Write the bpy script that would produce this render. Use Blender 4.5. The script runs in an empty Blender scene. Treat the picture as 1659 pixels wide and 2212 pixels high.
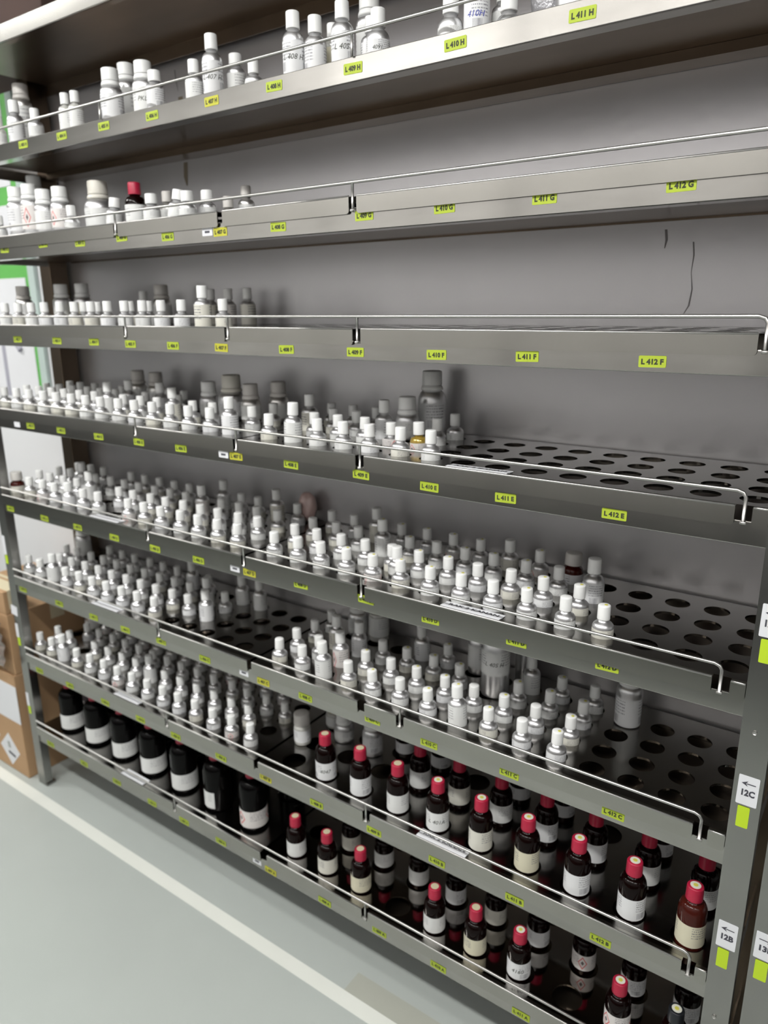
import bpy, bmesh, math, random
from mathutils import Vector, Matrix
random.seed(7)
SC = bpy.context.scene
COL = SC.collection
# Plan unit: the rack was measured in units of U metres; z = 0 is eye level, the floor lies at ZF.
U = 0.7
ZF = -2.2128
def W(x, y, z): return Vector((x*U, y*U, (z-ZF)*U))

# ------------------------------------------------------------------ camera
cam = bpy.data.cameras.new('camera')
camo = bpy.data.objects.new('camera', cam); COL.objects.link(camo)
_r = Vector((0.8164068, 0.57742235, -0.00796014)); _u = Vector((-0.14795223, 0.22247142, 0.96364755)); _f = Vector((-0.55820254, 0.7855507, -0.2670581))
m = Matrix((( _r.x, _u.x, -_f.x), (_r.y, _u.y, -_f.y), (_r.z, _u.z, -_f.z))).to_4x4()
m.translation = W(1.18687, -1.5519, 0.0)
camo.matrix_world = m
cam.sensor_fit = 'VERTICAL'; cam.sensor_height = 24.0; cam.sensor_width = 18.0
cam.lens = 24.0*1588.484/2212
cam.clip_start = 0.02; cam.clip_end = 60
cam.dof.use_dof = True; cam.dof.focus_distance = 1.08; cam.dof.aperture_fstop = 2.6
SC.camera = camo
# ------------------------------------------------------------------ world, lights, exposure
wd = bpy.data.worlds.new('world'); SC.world = wd; wd.use_nodes = True
bg = wd.node_tree.nodes['Background']; bg.inputs[0].default_value = (0.80, 0.86, 0.90, 1); bg.inputs[1].default_value = 0.05
SC.view_settings.view_transform = 'Standard'; SC.view_settings.look = 'None'
SC.view_settings.exposure = -0.36; SC.view_settings.gamma = 1.0
SC.view_settings.use_curve_mapping = False
SC.cycles.use_denoising = True
SC.cycles.max_bounces = 8; SC.cycles.glossy_bounces = 5; SC.cycles.transmission_bounces = 6
SC.cycles.sample_clamp_indirect = 4.0
# fluorescent ceiling fittings: x, y (plan units), watts
CEIL = 2.05
LIGHTS = [(0.55, -2.15, 42), (-1.55, -2.15, 42), (-3.75, -1.30, 44), (2.9, -2.15, 26), (0.6, -4.6, 20), (-2.6, -4.6, 20)]

# ------------------------------------------------------------------ materials
def mat(name, color, rough=0.5, metal=0.0, coat=0.0, spec=0.5, aniso=0.0, ns=0.0, nscale=8.0, trans=0.0, alpha=1.0, emit=0.0, bump=0.0, bscale=40.0, bstretch=None):
    M = bpy.data.materials.new(name); M.use_nodes = True
    nt = M.node_tree; b = nt.nodes['Principled BSDF']
    c = (*color, 1)
    b.inputs['Base Color'].default_value = c
    b.inputs['Roughness'].default_value = rough; b.inputs['Metallic'].default_value = metal
    b.inputs['Coat Weight'].default_value = coat; b.inputs['Coat Roughness'].default_value = 0.05
    b.inputs['Specular IOR Level'].default_value = spec
    b.inputs['Transmission Weight'].default_value = trans; b.inputs['Alpha'].default_value = alpha
    if emit: b.inputs['Emission Color'].default_value = c; b.inputs['Emission Strength'].default_value = emit
    if aniso:
        t = nt.nodes.new('ShaderNodeTangent'); t.direction_type = 'UV_MAP'; t.uv_map = 'uv'
        nt.links.new(t.outputs[0], b.inputs['Tangent']); b.inputs['Anisotropic'].default_value = aniso
        b.inputs['Anisotropic Rotation'].default_value = 0.25
    if ns or bump:
        tc = nt.nodes.new('ShaderNodeTexCoord'); mp = nt.nodes.new('ShaderNodeMapping')
        nt.links.new(tc.outputs['Object'], mp.inputs[0])
        if bstretch: mp.inputs['Scale'].default_value = bstretch
    if ns:
        n = nt.nodes.new('ShaderNodeTexNoise'); n.inputs['Scale'].default_value = nscale; n.inputs['Detail'].default_value = 5
        nt.links.new(mp.outputs[0], n.inputs['Vector'])
        r = nt.nodes.new('ShaderNodeValToRGB')
        r.color_ramp.elements[0].color = (*[v*(1-ns) for v in color], 1); r.color_ramp.elements[1].color = (*[min(1, v*(1+ns)) for v in color], 1)
        r.color_ramp.elements[0].position = 0.3; r.color_ramp.elements[1].position = 0.7
        nt.links.new(n.outputs[0], r.inputs[0]); nt.links.new(r.outputs[0], b.inputs['Base Color'])
    if bump:
        n2 = nt.nodes.new('ShaderNodeTexNoise'); n2.inputs['Scale'].default_value = bscale; n2.inputs['Detail'].default_value = 4
        nt.links.new(mp.outputs[0], n2.inputs['Vector'])
        bp = nt.nodes.new('ShaderNodeBump'); bp.inputs['Strength'].default_value = bump; bp.inputs['Distance'].default_value = 0.002
        nt.links.new(n2.outputs[0], bp.inputs['Height']); nt.links.new(bp.outputs[0], b.inputs['Normal'])
    return M

STEEL = mat('brushed_steel', (0.40, 0.39, 0.365), 0.16, 1.0, aniso=0.5, ns=0.10, nscale=5, bstretch=(1, 1, 6))
LIP = mat('brushed_steel_lip', (0.385, 0.375, 0.345), 0.20, 1.0, aniso=0.4, ns=0.06, nscale=5)
TRAY = mat('tray_steel', (0.27, 0.262, 0.25), 0.16, 1.0, ns=0.08, nscale=4)
PAN = mat('pan_steel', (0.17, 0.14, 0.11), 0.35, 1.0)  # brown tint darkens the stainless pan like an unlit underside
SHEET = mat('shaded_shelf_steel', (0.17, 0.13, 0.095), 0.28, 1.0, aniso=0.4, ns=0.2, nscale=3, bstretch=(1, 3, 1))  # stainless; dark brown base paints in the shade of undersides and rear posts
ROD = mat('rail_steel', (0.58, 0.57, 0.55), 0.32, 1.0)
MIRROR = mat('polished_tray_steel', (0.42, 0.40, 0.38), 0.07, 1.0)
PANEL = mat('back_panel_sheet', (0.56, 0.55, 0.56), 0.33, 0.70, ns=0.07, nscale=2.5, bump=0.15, bscale=60)
POSTM = mat('post_steel', (0.33, 0.325, 0.31), 0.26, 1.0, ns=0.07, nscale=4)
ALU = mat('satin_aluminium', (0.76, 0.76, 0.77), 0.33, 0.90)
ALUD = mat('grey_aluminium', (0.66, 0.65, 0.63), 0.30, 0.9)
CAPW = mat('white_cap_plastic', (0.86, 0.87, 0.86), 0.42)
CAPC = mat('cream_cap_plastic', (0.72, 0.70, 0.63), 0.45)
CAPG = mat('grey_cap_plastic', (0.62, 0.60, 0.57), 0.45)
CAPR = mat('red_cap_plastic', (0.40, 0.013, 0.045), 0.36)
LIDY = mat('yellowed_lid', (0.58, 0.45, 0.18), 0.4, 0.3)
CAPK = mat('black_cap_plastic', (0.012, 0.014, 0.018), 0.35)
BLACKG = mat('black_glass', (0.0025, 0.0022, 0.0022), 0.06, 0.0, spec=0.12)
AMBER = mat('amber_glass', (0.0045, 0.0012, 0.001), 0.06, 0.0, spec=0.16)
AMBER2 = mat('red_brown_glass', (0.05, 0.008, 0.005), 0.06, 0.0, spec=0.25)
CLEAR = mat('frosted_clear_glass', (0.78, 0.78, 0.74), 0.12, 0.1, trans=0.35)
GOLD = mat('gold_glass', (0.55, 0.38, 0.07), 0.10, 0.3, trans=0.3, coat=0.6)
DOT = mat('cream_disc_paper', (0.62, 0.55, 0.38), 0.6)
DOTW = mat('white_disc_paper', (0.72, 0.72, 0.62), 0.6)
YDOT = mat('yellow_dot_paper', (0.62, 0.58, 0.10), 0.6)
TAG = mat('lime_tag_paper', (0.38, 0.48, 0.03), 0.6)
TAGY = mat('yellow_tag_paper', (0.47, 0.46, 0.035), 0.6)
LIME = mat('bright_lime_paper', (0.48, 0.66, 0.02), 0.6)
INK = mat('black_ink', (0.03, 0.035, 0.02), 0.7)
INKG = mat('dark_grey_ink', (0.06, 0.06, 0.075), 0.7)
INKB = mat('blue_ink', (0.03, 0.05, 0.35), 0.6)
PAPER = mat('white_paper', (0.74, 0.75, 0.78), 0.6)
FLOOR = mat('epoxy_floor', (0.43, 0.465, 0.445), 0.33, ns=0.035, nscale=2.2, bump=0.05, bscale=14)
LINE = mat('white_floor_paint', (0.74, 0.76, 0.71), 0.42, ns=0.03, nscale=6)
TAPE = mat('beige_floor_tape', (0.40, 0.41, 0.36), 0.45, ns=0.04, nscale=5)
WALL = mat('white_wall_paint', (0.74, 0.75, 0.77), 0.6)
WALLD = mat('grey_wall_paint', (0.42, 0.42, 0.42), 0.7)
CEILM = mat('ceiling_paint', (0.75, 0.75, 0.74), 0.8)
CARD = mat('brown_cardboard', (0.43, 0.27, 0.145), 0.8, ns=0.08, nscale=3)
CARD2 = mat('dark_cardboard', (0.045, 0.022, 0.016), 0.8, ns=0.2, nscale=4)
FILM = mat('plastic_film', (0.42, 0.35, 0.31), 0.25, coat=0.3, trans=0.6)
GREEN = mat('board_green', (0.13, 0.45, 0.10), 0.5)
FRAMEG = mat('board_frame_grey', (0.50, 0.60, 0.57), 0.4)
PINK = mat('pink_bag_plastic', (0.58, 0.42, 0.39), 0.3, coat=0.4)
PURPLE = mat('bubble_wrap_plastic', (0.38, 0.33, 0.36), 0.25, coat=0.5, bump=1.0, bscale=90)
BUBBLE = mat('silver_bubble_wrap', (0.42, 0.42, 0.44), 0.3, 0.5, bump=1.0, bscale=180)
DARKM = mat('dark_reflection_tone', (0.10, 0.098, 0.10), 0.5)  # dark tone of the added cabinets, darkens the steel reflections
LAMPM = mat('lamp_diffuser', (1.0, 1.0, 1.0), 0.5, emit=16.0)
STAINM = mat('drip_stain', (0.26, 0.22, 0.16), 0.5, 0.3)

def label_mat(name, base, kind):
    """printed bottle label; u runs round the bottle, v up the label"""
    M = bpy.data.materials.new(name); M.use_nodes = True
    nt = M.node_tree; N = nt.nodes; L = nt.links; b = N['Principled BSDF']; b.inputs['Roughness'].default_value = 0.55
    uv = N.new('ShaderNodeUVMap'); uv.uv_map = 'uv'
    sx = N.new('ShaderNodeSeparateXYZ'); L.new(uv.outputs[0], sx.inputs[0])
    def mth(op, a, c=None, d=None):
        n = N.new('ShaderNodeMath'); n.operation = op
        for i, v in enumerate((a, c, d)):
            if v is None: continue
            if isinstance(v, (int, float)): n.inputs[i].default_value = v
            else: L.new(v, n.inputs[i])
        return n.outputs[0]
    u, v = sx.outputs[0], sx.outputs[1]
    u = mth('FRACT', mth('MULTIPLY', u, 2.0))          # the printed face repeats twice round the bottle
    def inside(val, a, c): return mth('MULTIPLY', mth('GREATER_THAN', val, a), mth('LESS_THAN', val, c))
    nz = N.new('ShaderNodeTexNoise'); nz.inputs['Scale'].default_value = 1.0; nz.inputs['Detail'].default_value = 0
    cb = N.new('ShaderNodeCombineXYZ'); L.new(mth('MULTIPLY', u, 34.0), cb.inputs[0]); L.new(mth('FLOOR', mth('MULTIPLY', v, 9.0)), cb.inputs[1]); L.new(cb.outputs[0], nz.inputs['Vector'])
    words = mth('GREATER_THAN', nz.outputs[0], 0.47)
    rows = mth('LESS_THAN', mth('FRACT', mth('MULTIPLY', v, 9.0)), 0.42)
    txt = mth('MULTIPLY', mth('MULTIPLY', words, rows), mth('MULTIPLY', inside(u, 0.10, 0.66), inside(v, 0.42, 0.92)))
    nb = N.new('ShaderNodeTexNoise'); nb.inputs['Scale'].default_value = 1.0; nb.inputs['Detail'].default_value = 0
    cb2 = N.new('ShaderNodeCombineXYZ'); L.new(mth('MULTIPLY', u, 95.0), cb2.inputs[0]); L.new(cb2.outputs[0], nb.inputs['Vector'])
    bars = mth('MULTIPLY', mth('GREATER_THAN', nb.outputs[0], 0.5), mth('MULTIPLY', inside(u, 0.14, 0.44), inside(v, 0.08, 0.36)))
    if kind == 'plain': ink = mth('MULTIPLY', txt, 0.55)
    elif kind == 'bars': ink = mth('MAXIMUM', mth('MULTIPLY', txt, 0.65), mth('MULTIPLY', bars, 0.9))
    else: ink = mth('MULTIPLY', txt, 0.75)
    mix = N.new('ShaderNodeMixRGB'); mix.inputs[1].default_value = (*base, 1); mix.inputs[2].default_value = (0.10, 0.10, 0.13, 1)
    L.new(ink, mix.inputs[0]); out = mix.outputs[0]
    if kind == 'hazard':
        d = mth('ADD', mth('MULTIPLY', mth('ABSOLUTE', mth('SUBTRACT', u, 0.78)), 2.6), mth('ABSOLUTE', mth('SUBTRACT', v, 0.5)))
        ring = inside(d, 0.33, 0.42)
        m2 = N.new('ShaderNodeMixRGB'); m2.inputs[2].default_value = (0.62, 0.10, 0.10, 1); L.new(ring, m2.inputs[0]); L.new(out, m2.inputs[1]); out = m2.outputs[0]
        sq = mth('LESS_THAN', d, 0.15)
        m3 = N.new('ShaderNodeMixRGB'); m3.inputs[2].default_value = (0.12, 0.10, 0.10, 1); L.new(sq, m3.inputs[0]); L.new(out, m3.inputs[1]); out = m3.outputs[0]
    L.new(out, b.inputs['Base Color'])
    return M
LAB = {'plain': label_mat('printed_label', (0.74, 0.75, 0.74), 'plain'), 'bars': label_mat('barcode_label', (0.76, 0.77, 0.78), 'bars'),
       'text': label_mat('text_label', (0.68, 0.67, 0.60), 'text'), 'hazard': label_mat('hazard_label', (0.74, 0.71, 0.69), 'hazard'),
       'cream': label_mat('cream_label', (0.66, 0.63, 0.48), 'text')}

# ------------------------------------------------------------------ mesh helpers
def finish(bm, name, material, parent=None, smooth=False, uvmode='box'):
    me = bpy.data.meshes.new(name)
    uvl = bm.loops.layers.uv.get('uv')
    if uvl is None:
        uvl = bm.loops.layers.uv.new('uv')
        for f in bm.faces:
            n = f.normal
            for l in f.loops:
                c = l.vert.co
                if abs(n.x) > 0.7: l[uvl].uv = (c.y, c.z)
                elif abs(n.y) > 0.7: l[uvl].uv = (c.x, c.z)
                else: l[uvl].uv = (c.x, c.y)
    if smooth:
        for f in bm.faces: f.smooth = True
    bm.to_mesh(me); bm.free()
    me.materials.append(material)
    return me
def link(me, name, parent=None, loc=None):
    o = bpy.data.objects.new(name, me); COL.objects.link(o)
    if loc is not None: o.location = loc
    if parent is not None: o.parent = parent
    return o
def obj(name, bm, material, parent=None, smooth=False, loc=None):
    return link(finish(bm, name, material, smooth=smooth), name, parent, loc)
def tag(o, label=None, cat=None, group=None, kind=None):
    if label: o['label'] = label
    if cat: o['category'] = cat
    if group: o['group'] = group
    if kind: o['kind'] = kind
    return o
def thing(name, loc, label, cat, group=None, rotz=0.0):
    o = bpy.data.objects.new(name, None); COL.objects.link(o); o.empty_display_size = 0.02
    o.location = loc; o.rotation_euler = (0, 0, rotz)
    return tag(o, label, cat, group)
def box(bm, a, b, bev=0.0):
    """box between two plan-unit corners (world metres)"""
    A, B = W(*a), W(*b)
    return boxm(bm, A, B, bev)
def boxm(bm, A, B, bev=0.0):
    lo = Vector([min(A[i], B[i]) for i in range(3)]); hi = Vector([max(A[i], B[i]) for i in range(3)])
    vs = [bm.verts.new((x, y, z)) for x in (lo.x, hi.x) for y in (lo.y, hi.y) for z in (lo.z, hi.z)]
    fs = [(0,1,3,2), (4,6,7,5), (0,4,5,1), (2,3,7,6), (0,2,6,4), (1,5,7,3)]
    faces = [bm.faces.new([vs[i] for i in f]) for f in fs]
    if bev:
        es = set(e for f in faces for e in f.edges)
        bmesh.ops.bevel(bm, geom=list(es), offset=bev, segments=2, affect='EDGES', profile=0.5)
    bm.normal_update()
    return faces
def tube(bm, pts, r, seg=10, cap=True):
    """round bar through points (metres)"""
    rings = []
    for i, p in enumerate(pts):
        d = (pts[min(i+1, len(pts)-1)] - pts[max(i-1, 0)]).normalized()
        a = d.cross(Vector((0, 1, 0)))
        if a.length < 0.1: a = d.cross(Vector((0, 0, 1)))
        a.normalize(); b = d.cross(a).normalized()
        rings.append([bm.verts.new(p + (a*math.cos(t) + b*math.sin(t))*r) for t in [2*math.pi*k/seg for k in range(seg)]])
    for i in range(len(rings)-1):
        for k in range(seg):
            bm.faces.new((rings[i][k], rings[i][(k+1) % seg], rings[i+1][(k+1) % seg], rings[i+1][k]))
    if cap:
        bm.faces.new(rings[0]); bm.faces.new(rings[-1][::-1])
    bm.normal_update()
def lathe(bm, prof, seg=28, rib=0, ribd=0.0, close=True, arc=None):
    """profile [(r, z)...] in plan units -> metres, centred on the axis; uv: u round, v up"""
    uvl = bm.loops.layers.uv.get('uv') or bm.loops.layers.uv.new('uv')
    zs = [z for r, z in prof]; z0, z1 = min(zs), max(zs) or 1
    full = arc is None
    n = seg if full else seg+1
    a0, a1 = (0, 2*math.pi) if full else arc
    rings = []
    for r, z in prof:
        ring = []
        for k in range(n):
            t = a0 + (a1-a0)*k/seg
            rr = r*U
            if rib and 0 < z < z1*0.999 and r > 0.004: rr += ribd*U*(1 if k % 2 else -1)
            ring.append(bm.verts.new((rr*math.cos(t), rr*math.sin(t), z*U)) if r > 1e-5 or k == 0 else ring[0])
        rings.append(ring)
    for i in range(len(rings)-1):
        for k in range(seg):
            k2 = (k+1) % n if full else k+1
            q = [rings[i][k], rings[i][k2], rings[i+1][k2], rings[i+1][k]]
            uq = [(k/seg, (prof[i][1]-z0)/(z1-z0+1e-9)), ((k+1)/seg, (prof[i][1]-z0)/(z1-z0+1e-9)), ((k+1)/seg, (prof[i+1][1]-z0)/(z1-z0+1e-9)), (k/seg, (prof[i+1][1]-z0)/(z1-z0+1e-9))]
            vv, uu = [], []
            for a, c in zip(q, uq):
                if a not in vv: vv.append(a); uu.append(c)
            if len(vv) < 3: continue
            try: f = bm.faces.new(vv)
            except ValueError: continue
            for l, c in zip(f.loops, uu): l[uvl].uv = c
    bm.normal_update()
_txt = {}
def text_polys(s, bold=0.0):
    """letters as flat mesh (verts, faces, width) with cap height about 0.7"""
    key = (s, bold)
    if key in _txt: return _txt[key]
    cu = bpy.data.curves.new('t', 'FONT'); cu.body = s; cu.size = 1.0; cu.offset = bold; cu.resolution_u = 2
    o = bpy.data.objects.new('t', cu); COL.objects.link(o)
    dg = bpy.context.evaluated_depsgraph_get(); dg.update()
    me = bpy.data.meshes.new_from_object(o.evaluated_get(dg))
    vs = [Vector(v.co) for v in me.vertices]; fs = [tuple(p.vertices) for p in me.polygons]
    bpy.data.objects.remove(o); bpy.data.curves.remove(cu); bpy.data.meshes.remove(me)
    w = max([v.x for v in vs] or [1])
    _txt[key] = (vs, fs, w)
    return _txt[key]
def flat_text(bm, s, origin, ex, ey, height, width=None, bold=0.02):
    """write s on a plane; origin = lower-left (metres), ex/ey unit vectors; width fits the line"""
    vs, fs, w = text_polys(s, bold)
    sy = height/0.72; sx = (width/w) if width else sy
    q = [bm.verts.new(origin + ex*(v.x*sx) + ey*(v.y*sy)) for v in vs]
    for f in fs:
        try: bm.faces.new([q[i] for i in f])
        except ValueError: pass
    bm.normal_update()
def wrap_text(bm, s, r, ang, z, height, bold=0.03, slant=0.0):
    """write s round a cylinder of radius r (plan units), centred at angle ang, base at z"""
    vs, fs, w = text_polys(s, bold); sc = height/0.72
    q = []
    for v in vs:
        x = (v.x - w/2)*sc + v.y*slant*sc
        t = ang + x/r
        q.append(bm.verts.new((r*U*math.cos(t), r*U*math.sin(t), (z + v.y*sc)*U)))
    for f in fs:
        try: bm.faces.new([q[i] for i in f])
        except ValueError: pass
    bm.normal_update()
X, Y, Z = Vector((1, 0, 0)), Vector((0, 1, 0)), Vector((0, 0, 1))

# ------------------------------------------------------------------ the setting
def struct(name, bm, m): return tag(obj(name, bm, m), kind='structure')
def slab(name, a, b, m):
    bm = bmesh.new(); box(bm, a, b); return struct(name, bm, m)
XL, XR, YF, YB = -9.5, 5.0, -6.2, 0.62
slab('floor', (XL, YF, ZF-0.1), (XR, YB+0.1, ZF), FLOOR)
slab('ceiling', (XL, YF, CEIL+0.06), (XR, YB+0.1, CEIL+0.16), CEILM)
slab('wall_back', (XL, YB, ZF), (XR, YB+0.1, CEIL+0.06), WALL)
slab('wall_front', (XL, YF-0.1, ZF), (XR, YF, CEIL+0.06), WALLD)
slab('wall_left', (XL-0.1, YF, ZF), (XL, YB, CEIL+0.06), WALL)
slab('wall_right', (XR, YF, ZF), (XR+0.1, YB, CEIL+0.06), WALLD)
slab('trim_1', (XL, -0.093, ZF), (XR, -0.041, ZF+0.0012), LINE)
bm = bmesh.new(); box(bm, (-0.068, -0.0405, ZF), (1.9, 0.040, ZF+0.0012)); struct('trim_2', bm, TAPE)
for i, (x, y, w) in enumerate(LIGHTS):
    t = thing('ceiling_light', W(x, y, CEIL), 'white twin tube ceiling light fitting above the aisle in front of the rack', 'ceiling light', 'ceiling lights over the aisle')
    bm = bmesh.new(); boxm(bm, Vector((-0.62, -0.09, 0.0)), Vector((0.62, 0.09, 0.042))); obj('housing', bm, WALL, t)
    for s in (-1, 1):
        bm = bmesh.new(); tube(bm, [Vector((-0.58, s*0.045, -0.016)), Vector((0.58, s*0.045, -0.016))], 0.013, 10); obj('tube', bm, LAMPM, t, smooth=True)
    ld = bpy.data.lights.new('lamp', 'AREA'); ld.shape = 'RECTANGLE'; ld.size = 1.16; ld.size_y = 0.14; ld.energy = w; ld.color = (1.0, 0.985, 0.95)
    lo = bpy.data.objects.new('lamp', ld); COL.objects.link(lo); lo.parent = t; lo.location = (0, 0, -0.034)

# ------------------------------------------------------------------ the rack
ZT = {'H': 0.572, 'G': 0.2675, 'F': -0.0508, 'E': -0.3824, 'D': -0.758, 'C': -1.1285, 'B': -1.5068, 'A': -1.8844}
ZB = {'H': 0.519, 'G': 0.1873, 'F': -0.1303, 'E': -0.4623, 'D': -0.8350, 'C': -1.2075, 'B': -1.5871, 'A': -1.9640}
X0, X1 = -1.93, 1.003          # inner faces of the front posts
PW = 0.058
DB = 0.465                     # depth to the back panel
YBM = 0.004                    # front face of the beams
rack = thing('storage_rack', W((X0+X1)/2, DB/2, ZF), 'tall stainless steel bottle rack with eight open shelves filling the picture', 'rack')
def rk(name, bm, m, smooth=False, parent=None):
    o = obj(name, bm, m, None, smooth); o.parent = parent or rack
    o.matrix_parent_inverse = Matrix.Translation(-Vector(rack.location)) if parent is None else Matrix.Identity(4)
    return o
for (xa, xb, ya, yb, zt_) in ((X0-PW, X0, 0.0, 0.038, 0.925), (X1, X1+PW, 0.0, 0.038, 0.925), (-2.045, -1.966, 0.37, 0.455, 0.925), (1.003, 1.061, 0.41, 0.455, 0.925)):
    bm = bmesh.new()
    if ya == 0.0:                # open channel: front web plus two side flanges
        s = 0.006
        box(bm, (xa, ya, ZF+0.012), (xb, ya+s, zt_)); box(bm, (xa, ya+s, ZF+0.012), (xa+s, yb, zt_)); box(bm, (xb-s, ya+s, ZF+0.012), (xb, yb, zt_))
    else: box(bm, (xa, ya, ZF+0.012), (xb, yb, zt_), 0.002)
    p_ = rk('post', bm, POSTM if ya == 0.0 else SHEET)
    bm = bmesh.new(); box(bm, (xa-0.006, ya+0.002, ZF), (xb+0.006, yb+0.012, ZF+0.014), 0.002); rk('foot', bm, POSTM)
bm = bmesh.new(); box(bm, (-2.045, DB, -2.02), (X1+0.05, DB+0.006, 1.0)); rk('back_panel', bm, PANEL)
# beams, rear beams and shelf sheets
for k in 'HGFEDCBA':
    zt, zb = ZT[k], ZB[k]
    bm = bmesh.new()
    top = zt if k == 'H' else zt-0.030
    box(bm, (X0-0.002, YBM, zb), (X1+0.002, YBM+0.006, top), 0.0012)     # face
    box(bm, (X0-0.002, YBM+0.006, zb), (X1+0.002, 0.045, zb+0.005))       # lower return
    rk('front_beam', bm, STEEL)
    bm = bmesh.new()
    if k == 'H':
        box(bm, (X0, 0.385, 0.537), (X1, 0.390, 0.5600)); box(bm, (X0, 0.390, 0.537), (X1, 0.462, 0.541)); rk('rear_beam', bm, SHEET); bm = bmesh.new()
    yr_ = 0.445 if k == 'H' else 0.454
    box(bm, (X0, yr_, 0.541 if k == 'H' else zb+0.016), (X1, yr_+0.005, 0.5600 if k == 'H' else zt-0.004))
    if k != 'H': box(bm, (X0, yr_+0.005, zb+0.016), (X1, 0.464, zb+0.022))
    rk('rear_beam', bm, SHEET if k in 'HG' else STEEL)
    bm = bmesh.new()
    if k == 'H': box(bm, (X0, YBM+0.008, 0.5605), (X1, 0.462, 0.5665))
    else: box(bm, (-1.964, YBM+0.008, zt-0.060), (X1, 0.453, zt-0.0535))
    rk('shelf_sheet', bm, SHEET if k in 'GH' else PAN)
    bm = bmesh.new(); box(bm, (X0-0.045, 0.05, zb), (X0-0.039, 0.37, zb+0.05)); rk('side_beam', bm, STEEL)
    bm = bmesh.new(); box(bm, (X1+0.039, 0.05, zb), (X1+0.045, 0.41, zb+0.05)); rk('side_beam', bm, STEEL)
# capping shelf at the very top
bm = bmesh.new()
box(bm, (X0-PW, -0.001, 0.872), (X1+PW, 0.006, 0.926), 0.0015); rk('front_beam', bm, STEEL)
bm = bmesh.new(); box(bm, (X0, 0.006, 0.902), (X1, 0.460, 0.908)); box(bm, (X0, 0.43, 0.862), (X1, 0.436, 0.902)); box(bm, (X0, 0.006, 0.872), (X1, 0.03, 0.876))
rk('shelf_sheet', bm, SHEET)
# guard rails
RAILEND = {'H': 1.2, 'G': 0.955, 'F': 0.957, 'E': 0.957, 'D': 0.953, 'C': 0.950, 'B': 0.962, 'A': 1.0}
RPOST = {'H': [-1.0+0.02, 0.003], 'G': [-0.958, -0.003], 'F': [-0.958, -0.474, 0.004], 'E': [-0.958, -0.468, 0.006], 'D': [-0.946, -0.466, 0.003], 'C': [-0.938, 0.134], 'B': [-0.942, 0.006], 'A': [-0.944, -0.004]}
for k in 'HGFEDCBA':
    zt = ZT[k]; zr = zt+(0.048 if k == 'H' else 0.031); yr = 0.000; e = min(RAILEND[k], X1-0.01); rr = 0.0039*U
    bm = bmesh.new()
    pts = [W(X0+0.0005, yr, zr)]
    pts += [W(x, yr, zr) for x in (-1.2, -0.5, 0.2)]
    if k in 'HA': pts.append(W(X1-0.004, yr, zr))
    else: pts += [W(e-0.016, yr, zr), W(e-0.005, yr, zr-0.004), W(e, yr, zr-0.013), W(e, yr, zt-0.030)]
    tube(bm, pts, rr, 10)
    for x in RPOST[k]: tube(bm, [W(x, yr, zr), W(x, yr, (zt-0.002) if k == 'H' else zt-0.032)], rr*0.9, 8)
    g = rk('guard_rail', bm, ROD, smooth=True)
    if k != 'H':
        for x in RPOST[k] + ([RAILEND[k]] if k not in 'A' else []):
            bm = bmesh.new(); tube(bm, [W(x-0.006, -0.0005, zt-0.0335), W(x+0.006, -0.0005, zt-0.0335)], 0.0035*U, 8); rk('rail_ferrule', bm, ROD, smooth=True)

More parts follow.
